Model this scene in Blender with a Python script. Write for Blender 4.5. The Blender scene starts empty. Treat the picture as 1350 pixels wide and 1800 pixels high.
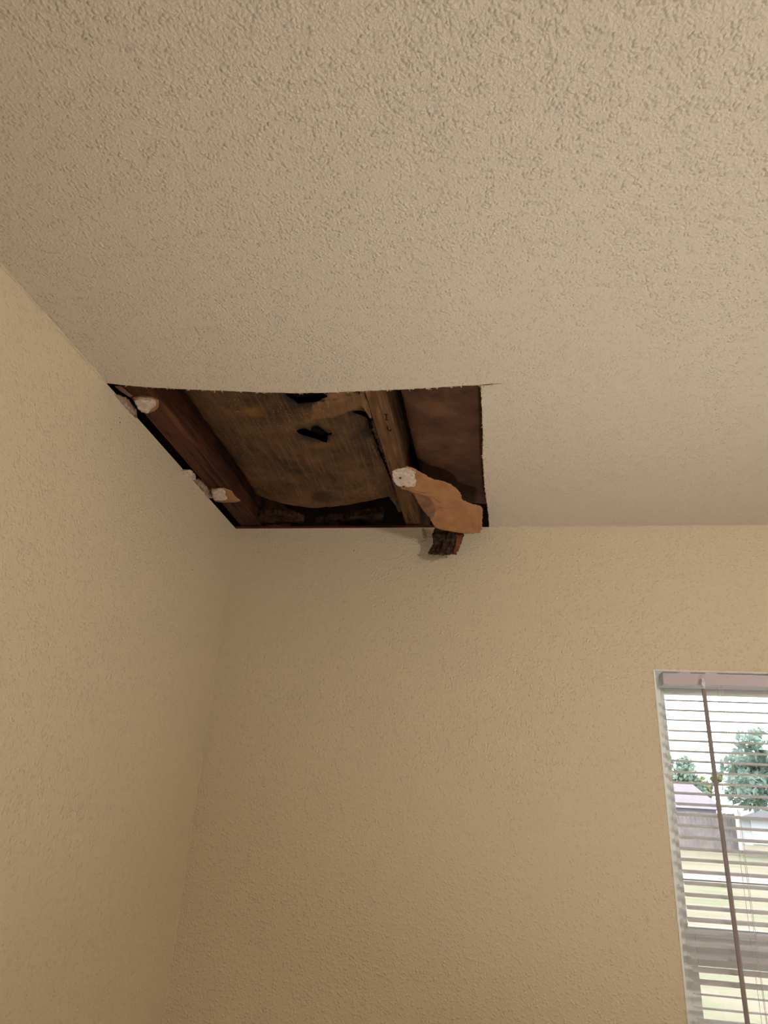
import bpy, bmesh, math, random
from mathutils import Vector, Matrix, noise
from mathutils.geometry import delaunay_2d_cdt

# ------------------------------------------------------------------ camera
scene = bpy.context.scene
COL = scene.collection
cam_data = bpy.data.cameras.new('camera')
cam = bpy.data.objects.new('camera', cam_data)
COL.objects.link(cam)
scene.camera = cam
cam_data.sensor_fit = 'HORIZONTAL'
cam_data.sensor_width = 36.0
cam_data.lens = 1235.87 / 1350.0 * 36.0
cam_data.clip_start = 0.02
cam_data.clip_end = 400


def aim(yaw, pitch, roll, loc):
    f = Vector((math.sin(yaw) * math.cos(pitch), math.cos(yaw) * math.cos(pitch), math.sin(pitch)))
    r = Vector((math.cos(yaw), -math.sin(yaw), 0))
    u = r.cross(f)
    c, s = math.cos(roll), math.sin(roll)
    r2, u2 = c * r + s * u, -s * r + c * u
    m = Matrix((r2, u2, -f)).transposed().to_4x4()
    m.translation = loc
    return m


cam.matrix_world = aim(-0.172382, 0.409754, 0.058995, Vector((0.66321, -1.6, 1.77755)))

# ------------------------------------------------------------------ sky, exposure
world = bpy.data.worlds.new('overcast_sky')
scene.world = world
world.use_nodes = True
wbg = world.node_tree.nodes['Background']
wbg.inputs['Color'].default_value = (0.93, 0.97, 1.0, 1)
SKY = 4.5
wbg.inputs['Strength'].default_value = SKY
FILL_W, FILL_COL = 112.0, (1.0, 0.91, 0.77)       # globe lamp, unseen, added to light the walls
UP1_W, UP1_COL = 92.0, (1.0, 0.98, 0.94)          # low uplight below the hole, added to light the ceiling
SUN_TO = Vector((-0.10, -0.50, 0.86)).normalized()   # direction towards the hazy sun, behind the house
sun_d = bpy.data.lights.new('sun', 'SUN')
sun_d.energy = 5.0
sun_d.angle = math.radians(4)
sun_d.color = (1.0, 0.96, 0.90)
sun = bpy.data.objects.new('sun', sun_d)
COL.objects.link(sun)
sun.location = (0, -10, 20)
sun.rotation_euler = SUN_TO.to_track_quat('Z', 'Y').to_euler()
vs = scene.view_settings
vs.view_transform = 'Standard'
vs.look = 'None'
vs.exposure = 0.0
vs.gamma = 1.0
vs.use_curve_mapping = False

# room dimensions in metres
RW, RL, RH = 2.9, 3.9, 2.44          # width (x), length (-y), ceiling height
DRY = 0.0127                         # drywall thickness
WIN = (0.9955, 1.905, 1.02, 2.103)   # window in the back wall: x0, x1, z0, z1

for nm, loc, rot, sx, sy in (
        ('window_daylight_back', ((WIN[0] + WIN[1]) / 2, 0.16, (WIN[2] + WIN[3]) / 2), (math.radians(-90), 0, 0), WIN[1] - WIN[0], WIN[3] - WIN[2]),):
    ld = bpy.data.lights.new(nm, 'AREA')
    ld.shape = 'RECTANGLE'
    ld.size, ld.size_y = sx, sy
    ld.cycles.is_portal = True
    lo = bpy.data.objects.new(nm, ld)
    COL.objects.link(lo)
    lo.location = loc
    lo.rotation_euler = rot

# ------------------------------------------------------------------ measured outlines (metres)
HOLE_FRONT = [(0.0034, -0.6609), (0.0397, -0.6506), (0.0812, -0.6425), (0.1259, -0.6351), (0.1891, -0.6264), (0.2356, -0.6198), (0.27, -0.6148), (0.3214, -0.6097), (0.3833, -0.6073), (0.432, -0.6076), (0.486, -0.6083), (0.5535, -0.6089), (0.6049, -0.6123), (0.6404, -0.6127)]
HOLE_RIGHT = [(0.6408, -0.6109), (0.6407, -0.5427), (0.6404, -0.4923), (0.6406, -0.4279), (0.638, -0.3562), (0.6388, -0.3005), (0.6397, -0.2232), (0.6418, -0.1729), (0.6439, -0.1235), (0.6461, -0.0646), (0.6459, -0.0017)]
BATT_BACK = [(0.0483, -0.1229), (0.0826, -0.1012), (0.1398, -0.077), (0.2053, -0.0561), (0.2637, -0.0583), (0.3472, -0.0821), (0.3828, -0.092), (0.4098, -0.0876), (0.4143, -0.0313), (0.4191, 0.0285), (0.4325, 0.0247), (0.4329, -0.0536), (0.4284, -0.1121)]
TEAR_FRONT = [(0.2842, -0.5661), (0.2907, -0.547), (0.2985, -0.5316), (0.2998, -0.5185), (0.3177, -0.5217), (0.3338, -0.5185), (0.342, -0.5223), (0.3586, -0.532), (0.3635, -0.5485), (0.3703, -0.5685)]
TEAR_MID = [(0.2701, -0.4221), (0.2798, -0.429), (0.2906, -0.4308), (0.2996, -0.4204), (0.3064, -0.4373), (0.3196, -0.439), (0.3277, -0.4189), (0.3325, -0.4061), (0.3436, -0.409), (0.3395, -0.4021), (0.3284, -0.3935), (0.3218, -0.3704), (0.3146, -0.3734), (0.3039, -0.3845), (0.2934, -0.3954), (0.283, -0.4062), (0.2726, -0.4119)]
TEAR_SIDE = [(0.392, -0.4725), (0.4037, -0.4695), (0.4138, -0.4573), (0.4187, -0.4429), (0.4171, -0.4188), (0.4146, -0.4335), (0.4072, -0.4483), (0.3991, -0.4582)]
PATCH_LIGHT = [(0.372, -0.5744), (0.3603, -0.5381), (0.3438, -0.5285), (0.3259, -0.5144), (0.3124, -0.4699), (0.334, -0.4663), (0.3591, -0.4672), (0.3801, -0.4729), (0.396, -0.4788), (0.4076, -0.4758), (0.4184, -0.4955), (0.4129, -0.5177), (0.4168, -0.5511), (0.4206, -0.5711)]
SCRAP_A = [(0.0536, -0.0089), (0.0789, -0.0247), (0.1125, -0.0255), (0.1437, -0.0183), (0.1646, -0.0097), (0.176, 0.0169), (0.161, 0.0293), (0.109, 0.0325), (0.059, 0.0273), (0.0488, 0.0059)]
SCRAP_B = [(0.2043, 0.0175), (0.2489, 0.0118), (0.2829, 0.0068), (0.2932, -0.0117), (0.3143, -0.0207), (0.3537, -0.0261), (0.3837, -0.0348), (0.388, -0.0111), (0.3739, 0.0185), (0.3431, 0.037), (0.2883, 0.0461), (0.2434, 0.0368), (0.2052, 0.0276)]
FLANGE = [(0.4286, -0.5747), (0.4353, -0.5743), (0.4356, -0.5499), (0.4375, -0.5203), (0.4344, -0.4806), (0.4307, -0.4943), (0.4267, -0.5123), (0.4228, -0.5298), (0.4261, -0.5546)]
FLAP = {'O': (0.4604, -0.2625, 2.4495), 'A': (0.7657, 0.611, -0.2009), 'B': (-0.639, 0.7582, -0.1295), 'N': (0.0731, 0.2275, 0.971), 'pts': [(-0.0255, -0.0025), (-0.0244, -0.0233), (-0.0146, -0.0353), (-0.0023, -0.0411), (0.0122, -0.0435), (0.0324, -0.0426), (0.0605, -0.0402), (0.0814, -0.0483), (0.0951, -0.0525), (0.12, -0.0464), (0.1366, -0.038), (0.1472, -0.0264), (0.1671, -0.03), (0.1853, -0.0382), (0.197, -0.0368), (0.2211, -0.0045), (0.2414, 0.0233), (0.2519, 0.0411), (0.2307, 0.0661), (0.2036, 0.079), (0.1779, 0.094), (0.1625, 0.0953), (0.1455, 0.0841), (0.1327, 0.0761), (0.1319, 0.07), (0.1055, 0.0625), (0.0836, 0.0511), (0.0617, 0.0341), (0.0479, 0.0287), (0.0306, 0.033), (0.0095, 0.0289), (-0.0086, 0.0162)]}
FLAP_GYPSUM = {'O': (0.4604, -0.2625, 2.4495), 'A': (0.7657, 0.611, -0.2009), 'B': (-0.639, 0.7582, -0.1295), 'N': (0.0731, 0.2275, 0.971), 'pts': [(-0.0231, -0.0048), (-0.0237, -0.0223), (-0.0141, -0.0346), (-0.0012, -0.0394), (0.0136, -0.0391), (0.0197, -0.0278), (0.0313, -0.0156), (0.0425, 0.0034), (0.0318, 0.0148), (0.0219, 0.02), (0.0093, 0.026), (-0.0042, 0.018), (-0.0156, 0.0054)]}
FLAP_FOLD = {'O': (0.4604, -0.2625, 2.4495), 'A': (0.7657, 0.611, -0.2009), 'B': (-0.639, 0.7582, -0.1295), 'N': (0.0731, 0.2275, 0.971), 'pts': [(0.0512, 0.0286), (0.064, 0.0225), (0.0869, 0.0161), (0.1084, 0.027), (0.1224, 0.0393), (0.1343, 0.0609), (0.1323, 0.0731), (0.1055, 0.0625), (0.0836, 0.0511), (0.0617, 0.0341)]}
FLAP_SCREWS = {'O': (0.4604, -0.2625, 2.4495), 'A': (0.7657, 0.611, -0.2009), 'B': (-0.639, 0.7582, -0.1295), 'N': (0.0731, 0.2275, 0.971), 'pts': [(0.0007, -0.0013), (0.023, 0.019)]}
FLAP_CREASES = [[(0.05, 0.0218), (0.0635, 0.0168), (0.0745, 0.0106), (0.0821, 0.0021)], [(0.0864, 0.0154), (0.099, 0.0138), (0.1165, 0.0141), (0.1204, 0.0122)], [(0.1133, 0.0339), (0.1289, 0.0264), (0.1464, 0.012)], [(0.2012, 0.0138), (0.2118, 0.0182), (0.2214, 0.0328)], [(0.2085, -0.0022), (0.2211, 0.0056), (0.2332, 0.0245)], [(0.0299, 0.0245), (0.0375, 0.0233), (0.0474, 0.023)]]
CHUNK = {'O': (0.5197, -0.062, 2.4198), 'A': (0.9983, 0.0, -0.0589), 'B': (-0.058, 0.1752, -0.9828), 'N': (0.0103, 0.9845, 0.1749), 'pts': [(-0.0, -0.0), (-0.0061, 0.0217), (-0.0025, 0.0429), (-0.0136, 0.0647), (0.0017, 0.0684), (0.0314, 0.0683), (0.0533, 0.0641), (0.0598, 0.0487), (0.0646, 0.0303), (0.0683, 0.018), (0.0628, -0.0)]}
CHUNK_RIM = {'O': (0.5197, -0.062, 2.4198), 'A': (0.9983, 0.0, -0.0589), 'B': (-0.058, 0.1752, -0.9828), 'N': (0.0103, 0.9845, 0.1749), 'pts': [(0.0682, 0.0165), (0.0646, 0.0303), (0.0598, 0.0487), (0.0533, 0.0641), (0.0473, 0.0614), (0.052, 0.0431), (0.0526, 0.0279), (0.0504, 0.0158)]}
GYP_UP = [(0.0192, -0.5979), (0.032, -0.6031), (0.0453, -0.6002), (0.0539, -0.5907), (0.0517, -0.5796), (0.0375, -0.5686), (0.0246, -0.5573), (0.0149, -0.5611), (0.0138, -0.5753)]
GYP_UP_PAPER = [(0.0149, -0.5991), (0.0344, -0.6028), (0.0524, -0.5977), (0.0592, -0.5872), (0.0505, -0.5672), (0.0354, -0.5524), (0.0184, -0.5454), (0.0076, -0.5514), (0.0102, -0.575)]
GYP_LOW = [(0.0181, -0.2149), (0.0339, -0.2224), (0.0468, -0.2179), (0.0467, -0.2058), (0.0377, -0.1854), (0.0389, -0.1744), (0.0232, -0.1647), (0.008, -0.1694), (0.0105, -0.1905)]
GYP_LOW_PAPER = [(0.0141, -0.2149), (0.0465, -0.2178), (0.0587, -0.2011), (0.0579, -0.1678), (0.0625, -0.1488), (0.0482, -0.1405), (0.0174, -0.1396), (-0.0015, -0.1455), (-0.0012, -0.1611)]
CRUMB_A = [(-0.3438, 2.4314), (-0.3318, 2.4412), (-0.307, 2.4516), (-0.2861, 2.4525), (-0.2801, 2.4423), (-0.2974, 2.4386), (-0.3197, 2.4319), (-0.3351, 2.4296)]
CRUMB_B = [(-0.2773, 2.4418), (-0.268, 2.451), (-0.2478, 2.4563), (-0.2163, 2.4582), (-0.185, 2.4634), (-0.1759, 2.4578), (-0.1772, 2.4442), (-0.2031, 2.4373), (-0.2234, 2.4413), (-0.2464, 2.4418), (-0.2638, 2.4409)]
CRUMB_C = [(-0.6327, 2.435), (-0.6169, 2.4436), (-0.5911, 2.4506), (-0.5739, 2.4518), (-0.5601, 2.4479), (-0.5537, 2.4354), (-0.5727, 2.4346), (-0.5961, 2.4346), (-0.6187, 2.4345)]
TAPE = [(0.0001, -0.6385), (0.012, -0.6392), (0.0155, -0.6207), (0.0188, -0.6043), (0.0092, -0.6), (0.0044, -0.619)]


# ------------------------------------------------------------------ materials
def srgb(r, g, b):
    def l(v):
        v /= 255.0
        return v / 12.92 if v <= 0.04045 else ((v + 0.055) / 1.055) ** 2.4
    return (l(r), l(g), l(b), 1.0)


class NT:
    """small helper around a node tree"""
    def __init__(self, name):
        self.mat = bpy.data.materials.new(name)
        self.mat.use_nodes = True
        self.t = self.mat.node_tree
        self.bsdf = self.t.nodes['Principled BSDF']
        self.tc = self.t.nodes.new('ShaderNodeTexCoord')

    def new(self, kind, **kw):
        n = self.t.nodes.new(kind)
        for k, v in kw.items():
            if k in n.inputs:
                n.inputs[k].default_value = v
            else:
                setattr(n, k, v)
        return n

    def link(self, a, b):
        self.t.links.new(a, b)

    def coords(self, scale=(1, 1, 1), loc=(0, 0, 0), rot=(0, 0, 0)):
        m = self.new('ShaderNodeMapping')
        m.inputs['Scale'].default_value = scale
        m.inputs['Location'].default_value = loc
        m.inputs['Rotation'].default_value = rot
        self.link(self.tc.outputs['Object'], m.inputs['Vector'])
        return m.outputs['Vector']

    def noise(self, vec, scale, detail=3.0, rough=0.5, dist=0.0):
        n = self.new('ShaderNodeTexNoise')
        n.inputs['Scale'].default_value = scale
        n.inputs['Detail'].default_value = detail
        n.inputs['Roughness'].default_value = rough
        n.inputs['Distortion'].default_value = dist
        self.link(vec, n.inputs['Vector'])
        return n.outputs['Fac']

    def ramp(self, fac, stops):
        n = self.new('ShaderNodeValToRGB')
        el = n.color_ramp.elements
        while len(el) < len(stops):
            el.new(0.5)
        for e, (p, c) in zip(el, stops):
            e.position = p
            e.color = c if len(c) == 4 else (*c, 1)
        self.link(fac, n.inputs['Fac'])
        return n.outputs['Color']

    def mix(self, fac, a, b, mode='MIX'):
        n = self.new('ShaderNodeMix', data_type='RGBA', blend_type=mode)
        for sock, v in ((n.inputs[0], fac), (n.inputs[6], a), (n.inputs[7], b)):
            if hasattr(v, 'links'):
                self.link(v, sock)
            else:
                sock.default_value = v
        return n.outputs[2]

    def math(self, op, a, b=0.0):
        n = self.new('ShaderNodeMath', operation=op)
        for sock, v in ((n.inputs[0], a), (n.inputs[1], b)):
            if hasattr(v, 'links'):
                self.link(v, sock)
            else:
                sock.default_value = v
        return n.outputs[0]

    def bump(self, height, strength, dist):
        n = self.new('ShaderNodeBump')
        n.inputs['Strength'].default_value = strength
        n.inputs['Distance'].default_value = dist
        self.link(height, n.inputs['Height'])
        self.link(n.outputs['Normal'], self.bsdf.inputs['Normal'])

    def out(self, color, rough=0.6, spec=0.3):
        if hasattr(color, 'links'):
            self.link(color, self.bsdf.inputs['Base Color'])
        else:
            self.bsdf.inputs['Base Color'].default_value = color
        if hasattr(rough, 'links'):
            self.link(rough, self.bsdf.inputs['Roughness'])
        else:
            self.bsdf.inputs['Roughness'].default_value = rough
        self.bsdf.inputs['Specular IOR Level'].default_value = spec
        return self.mat


def paint(name, col, scale, dist, rough):
    """orange-peel textured wall paint: small rounded splatters of uneven size"""
    n = NT(name)
    v = n.coords()
    warp = n.new('ShaderNodeTexNoise', Scale=scale * 0.55, Detail=0.0)
    n.link(v, warp.inputs['Vector'])
    off = n.new('ShaderNodeVectorMath', operation='MULTIPLY_ADD')
    n.link(warp.outputs['Color'], off.inputs[0])
    off.inputs[1].default_value = (0.8 / scale,) * 3
    n.link(v, off.inputs[2])
    vo = n.new('ShaderNodeTexVoronoi', feature='F1')
    vo.inputs['Scale'].default_value = scale
    n.link(off.outputs[0], vo.inputs['Vector'])
    blobs = n.ramp(vo.outputs['Distance'], ((0.0, (1, 1, 1)), (0.70, (0, 0, 0))))
    blobs.node.color_ramp.interpolation = 'EASE'
    sep = n.new('ShaderNodeSeparateColor')
    n.link(warp.outputs['Color'], sep.inputs[0])
    amp = n.ramp(sep.outputs[2], ((0.34, (0.10, 0.10, 0.10)), (0.64, (1, 1, 1))))
    hgt = n.math('MULTIPLY', blobs, amp)
    fine = n.noise(v, scale * 1.5, 1.0, 0.6)
    hgt = n.math('ADD', hgt, n.math('MULTIPLY', fine, 0.8))
    n.bump(hgt, 1.0, dist)
    return n.out(col, rough, 0.35)


def wood(name, base, dark, streak, axis='Y', scale=1.0, rough=0.75):
    n = NT(name)
    sc = (26 * scale, 1.1, 26 * scale) if axis == 'Y' else (1.1, 26 * scale, 26 * scale)
    v = n.coords(sc)
    g = n.noise(v, 4.0, 6.0, 0.62, 1.2)
    c = n.ramp(g, ((0.36, dark), (0.47, base), (0.54, base), (0.66, streak)))
    st = n.noise(n.coords((2.5, 2.5, 2.5)), 4.0, 4.0)
    c = n.mix(n.ramp(st, ((0.40, (0, 0, 0)), (0.70, (0.75, 0.75, 0.75)))), c, dark)
    n.bump(g, 0.5, 0.0012)
    return n.out(c, rough, 0.2)


def kraft(name, base, dark, light, stripes=True, stains=()):
    """water-stained kraft facing with fine creping along the joists"""
    n = NT(name)
    v = n.coords()
    cloud = n.noise(v, 7.5, 5.0, 0.62, 0.5)
    c = n.ramp(cloud, ((0.30, dark), (0.50, base), (0.72, light)))
    blot = n.noise(n.coords((1, 1, 1), (3.1, 1.7, 0)), 26.0, 4.0, 0.6)
    c = n.mix(n.ramp(blot, ((0.42, (0, 0, 0)), (0.75, (0.8, 0.8, 0.8)))), c, dark)
    crepe = n.noise(n.coords((230, 14, 20)), 1.0, 3.0, 0.6)
    cross = n.noise(n.coords((30, 260, 20)), 1.0, 2.0, 0.5)
    if stripes:
        c = n.mix(n.ramp(crepe, ((0.47, (0, 0, 0)), (0.66, (0.55, 0.55, 0.55)))), c, light)
        sp = n.noise(n.coords((1, 1, 1), (0.4, 9.0, 0)), 330.0, 2.0)
        spm = n.noise(n.coords((1, 1, 1), (5, 2, 0)), 9.0, 2.0)
        spark = n.math('MULTIPLY', n.ramp(sp, ((0.63, (0, 0, 0)), (0.70, (1, 1, 1)))), n.ramp(spm, ((0.50, (0, 0, 0)), (0.62, (1, 1, 1)))))
        c = n.mix(spark, c, srgb(178, 130, 78))
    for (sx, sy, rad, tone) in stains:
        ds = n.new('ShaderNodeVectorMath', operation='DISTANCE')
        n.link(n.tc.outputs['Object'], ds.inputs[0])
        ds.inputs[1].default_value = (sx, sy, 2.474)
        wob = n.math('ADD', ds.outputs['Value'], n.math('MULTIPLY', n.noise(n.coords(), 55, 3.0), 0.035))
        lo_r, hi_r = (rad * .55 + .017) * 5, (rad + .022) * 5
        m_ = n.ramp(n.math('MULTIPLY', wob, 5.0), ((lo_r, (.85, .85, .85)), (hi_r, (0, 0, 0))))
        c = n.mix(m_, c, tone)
    h = n.math('ADD', crepe, n.math('MULTIPLY', cross, 0.5))
    h = n.math('ADD', h, n.math('MULTIPLY', blot, 1.2))
    n.bump(h, 0.7, 0.0018)
    return n.out(c, 0.6, 0.25)


def plain(name, col, rough=0.5, spec=0.4, var=None, vscale=30, bump=0.0):
    n = NT(name)
    c = col
    if var is not None:
        f = n.noise(n.coords(), vscale, 4.0, 0.6)
        c = n.mix(n.ramp(f, ((0.35, (0, 0, 0)), (0.65, (1, 1, 1)))), col, var)
        if bump:
            n.bump(f, 0.8, bump)
    return n.out(c, rough, spec)


M = {}
M['wall'] = paint('wall_paint', srgb(214, 200, 176), 180, 0.0013, 0.5)
M['ceiling'] = paint('ceiling_paint', srgb(214, 201, 181), 200, 0.0021, 0.5)
M['gyp'] = plain('gypsum', srgb(228, 214, 198), 0.9, 0.1, srgb(192, 172, 154), 110, 0.003)
M['gyp_dirty'] = plain('soiled_gypsum', srgb(186, 166, 150), 0.9, 0.1, srgb(120, 92, 72), 90, 0.003)
M['cut'] = plain('cut_drywall_edge', srgb(176, 150, 118), 0.9, 0.1, srgb(110, 78, 50), 120, 0.002)
M['paper'] = plain('brown_backing_paper', srgb(178, 132, 92), 0.8, 0.15, srgb(158, 112, 76), 30, 0.0012)
M['paper_grey'] = plain('dark_backing_paper', srgb(140, 104, 80), 0.85, 0.1, srgb(118, 86, 66), 40, 0.0012)  # darker backing paper: stands for the fold's shade, also used on the tape
M['joist'] = wood('weathered_joist', srgb(102, 72, 47), srgb(54, 36, 24), srgb(134, 98, 65))
M['joist_red'] = wood('stained_joist', srgb(84, 48, 30), srgb(40, 23, 15), srgb(106, 66, 42))
M['plate'] = wood('top_plate_wood', srgb(96, 50, 34), srgb(56, 28, 20), srgb(120, 70, 46), 'X')
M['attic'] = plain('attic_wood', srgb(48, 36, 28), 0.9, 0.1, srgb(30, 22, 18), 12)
M['kraft'] = kraft('stained_kraft_facing', srgb(80, 56, 36), srgb(42, 29, 19), srgb(122, 88, 56), True,
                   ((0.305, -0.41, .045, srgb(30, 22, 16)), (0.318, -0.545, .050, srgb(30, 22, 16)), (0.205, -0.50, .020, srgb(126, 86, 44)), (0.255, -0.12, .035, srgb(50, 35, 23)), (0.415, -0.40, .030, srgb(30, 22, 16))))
M['kraft_light'] = kraft('pale_kraft_facing', srgb(122, 88, 58), srgb(82, 56, 36), srgb(150, 112, 74))
M['kraft_smooth'] = kraft('smooth_kraft_facing', srgb(92, 60, 41), srgb(56, 36, 25), srgb(110, 76, 52), False)
M['fiber'] = plain('mouldy_insulation', srgb(34, 26, 21), 0.95, 0.05, srgb(14, 11, 10), 60, 0.006)
M['scrap'] = plain('soiled_insulation', srgb(80, 58, 43), 0.95, 0.05, srgb(40, 28, 21), 50, 0.006)
M['bark'] = plain('soaked_paper', srgb(82, 60, 48), 0.8, 0.2, srgb(30, 22, 18), 85, 0.004)
M['bark_red'] = plain('soaked_paper_edge', srgb(128, 74, 46), 0.85, 0.15, srgb(92, 50, 32), 60, 0.002)
M['ink'] = plain('ink', srgb(24, 18, 15), 0.8, 0.1)
M['metal'] = plain('screw_metal', srgb(60, 56, 54), 0.4, 0.5)
M['vinyl'] = plain('white_vinyl', srgb(242, 244, 242), 0.4, 0.4)
sl = NT('slat_white')
s_d = sl.new('ShaderNodeBsdfDiffuse')
s_d.inputs['Color'].default_value = srgb(232, 230, 232)
s_t = sl.new('ShaderNodeBsdfTranslucent')
s_t.inputs['Color'].default_value = srgb(225, 225, 232)
s_m = sl.new('ShaderNodeMixShader')
s_m.inputs[0].default_value = 0.15
sl.link(s_d.outputs[0], s_m.inputs[1])
sl.link(s_t.outputs[0], s_m.inputs[2])
sl.link(s_m.outputs[0], sl.t.nodes['Material Output'].inputs['Surface'])
M['slat'] = sl.mat
M['headrail'] = plain('headrail_tinted', srgb(196, 184, 192), 0.45, 0.4)  # mauve cast of lens flare put into the white rail's colour
M['cord'] = plain('cord_white', srgb(215, 212, 208), 0.8, 0.2)
M['wand'] = plain('smoky_plastic', srgb(150, 140, 142), 0.25, 0.5)
M['clear'] = plain('clear_plastic', srgb(235, 238, 240), 0.15, 0.6)
M['trimwhite'] = plain('trim_paint', srgb(228, 224, 214), 0.45, 0.4)
M['carpet'] = plain('carpet', srgb(112, 92, 74), 0.95, 0.05, srgb(98, 80, 62), 220, 0.004)

g = NT('window_glass')
gl = g.new('ShaderNodeBsdfGlossy', Roughness=0.02)
tr = g.new('ShaderNodeBsdfTransparent')
fr = g.new('ShaderNodeFresnel', IOR=1.45)
mx = g.new('ShaderNodeMixShader')
g.link(fr.outputs[0], mx.inputs[0])
g.link(tr.outputs[0], mx.inputs[1])
g.link(gl.outputs[0], mx.inputs[2])
g.link(mx.outputs[0], g.t.nodes['Material Output'].inputs['Surface'])
M['glass'] = g.mat


# ------------------------------------------------------------------ mesh helpers
def link_mesh(name, me, mat, parent=None):
    o = bpy.data.objects.new(name, me)
    COL.objects.link(o)
    for m in (mat if isinstance(mat, (list, tuple)) else [mat]):
        if m is not None:
            me.materials.append(M[m] if isinstance(m, str) else m)
    if parent is not None:
        o.parent = parent
    return o


def obj(name, bm, mat, parent=None, smooth=False):
    me = bpy.data.meshes.new(name)
    bm.normal_update()
    bm.to_mesh(me)
    bm.free()
    if smooth:
        for p in me.polygons:
            p.use_smooth = True
    return link_mesh(name, me, mat, parent)


def box(bm, x0, x1, y0, y1, z0, z1, bevel=0.0):
    vs_ = [bm.verts.new((x, y, z)) for x in (x0, x1) for y in (y0, y1) for z in (z0, z1)]
    q = ((0, 1, 3, 2), (4, 6, 7, 5), (0, 4, 5, 1), (2, 3, 7, 6), (0, 2, 6, 4), (1, 5, 7, 3))
    fs = [bm.faces.new([vs_[i] for i in f]) for f in q]
    if bevel:
        es = {e for f in fs for e in f.edges}
        bmesh.ops.bevel(bm, geom=list(es), offset=bevel, segments=2, affect='EDGES', profile=0.6)
    return fs


def box_obj(name, b, mat, parent=None, bevel=0.0):
    bm = bmesh.new()
    box(bm, *b, bevel=bevel)
    return obj(name, bm, mat, parent)


def tube(bm, pts, r, seg=8, caps=True):
    rings = []
    pts = [Vector(p) for p in pts]
    for i, p in enumerate(pts):
        d = (pts[min(i + 1, len(pts) - 1)] - pts[max(i - 1, 0)]).normalized()
        a = d.orthogonal().normalized() if i == 0 else (rings_a - d * rings_a.dot(d)).normalized()
        rings_a = a
        b = d.cross(a)
        rr = r[i] if isinstance(r, (list, tuple)) else r
        rings.append([bm.verts.new(p + (a * math.cos(t) + b * math.sin(t)) * rr) for t in (k * 2 * math.pi / seg for k in range(seg))])
    for u, v in zip(rings, rings[1:]):
        for k in range(seg):
            bm.faces.new((u[k], u[(k + 1) % seg], v[(k + 1) % seg], v[k]))
    if caps:
        bm.faces.new(list(reversed(rings[0])))
        bm.faces.new(rings[-1])


def lathe(bm, prof, cx, cy, seg=40):
    rings = []
    for r, z in prof:
        rings.append([bm.verts.new((cx + r * math.cos(t), cy + r * math.sin(t), z)) for t in (k * 2 * math.pi / seg for k in range(seg))])
    for u, v in zip(rings, rings[1:]):
        for k in range(seg):
            bm.faces.new((u[k], u[(k + 1) % seg], v[(k + 1) % seg], v[k]))


def empty(name, loc=(0, 0, 0)):
    o = bpy.data.objects.new(name, None)
    o.empty_display_size = 0.05
    COL.objects.link(o)
    o.location = loc
    return o


def tag(o, label=None, cat=None, group=None, kind=None):
    for k, v in (('label', label), ('category', cat), ('group', group), ('kind', kind)):
        if v:
            o[k] = v
    return o


def jag(line, step, amp, seed, closed=True):
    """subdivide an outline and roughen it like a torn edge"""
    rnd = random.Random(seed)
    out = []
    n = len(line)
    for i in range(n if closed else n - 1):
        a, b = Vector(line[i]), Vector(line[(i + 1) % n])
        k = max(1, int((b - a).length / step))
        d = (b - a).normalized()
        nn = Vector((-d.y, d.x))
        for j in range(k):
            t = j / k
            q = a.lerp(b, t)
            w = amp * (noise.noise(Vector((q.x * 140, q.y * 140, seed))) * 0.8 + rnd.uniform(-0.6, 0.6))
            if j == 0 and not closed and i == 0:
                w = 0
            out.append((q + nn * w)[:])
    if not closed:
        out.append(tuple(line[-1]))
    return out


def inside(p, poly):
    c = False
    n = len(poly)
    for i in range(n):
        (x1, y1), (x2, y2) = poly[i], poly[i - 1]
        if (y1 > p[1]) != (y2 > p[1]) and p[0] < (x2 - x1) * (p[1] - y1) / (y2 - y1) + x1:
            c = not c
    return c


WORLD = dict(O=(0, 0, 0), A=(1, 0, 0), B=(0, 1, 0), N=(0, 0, 1))


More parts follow.
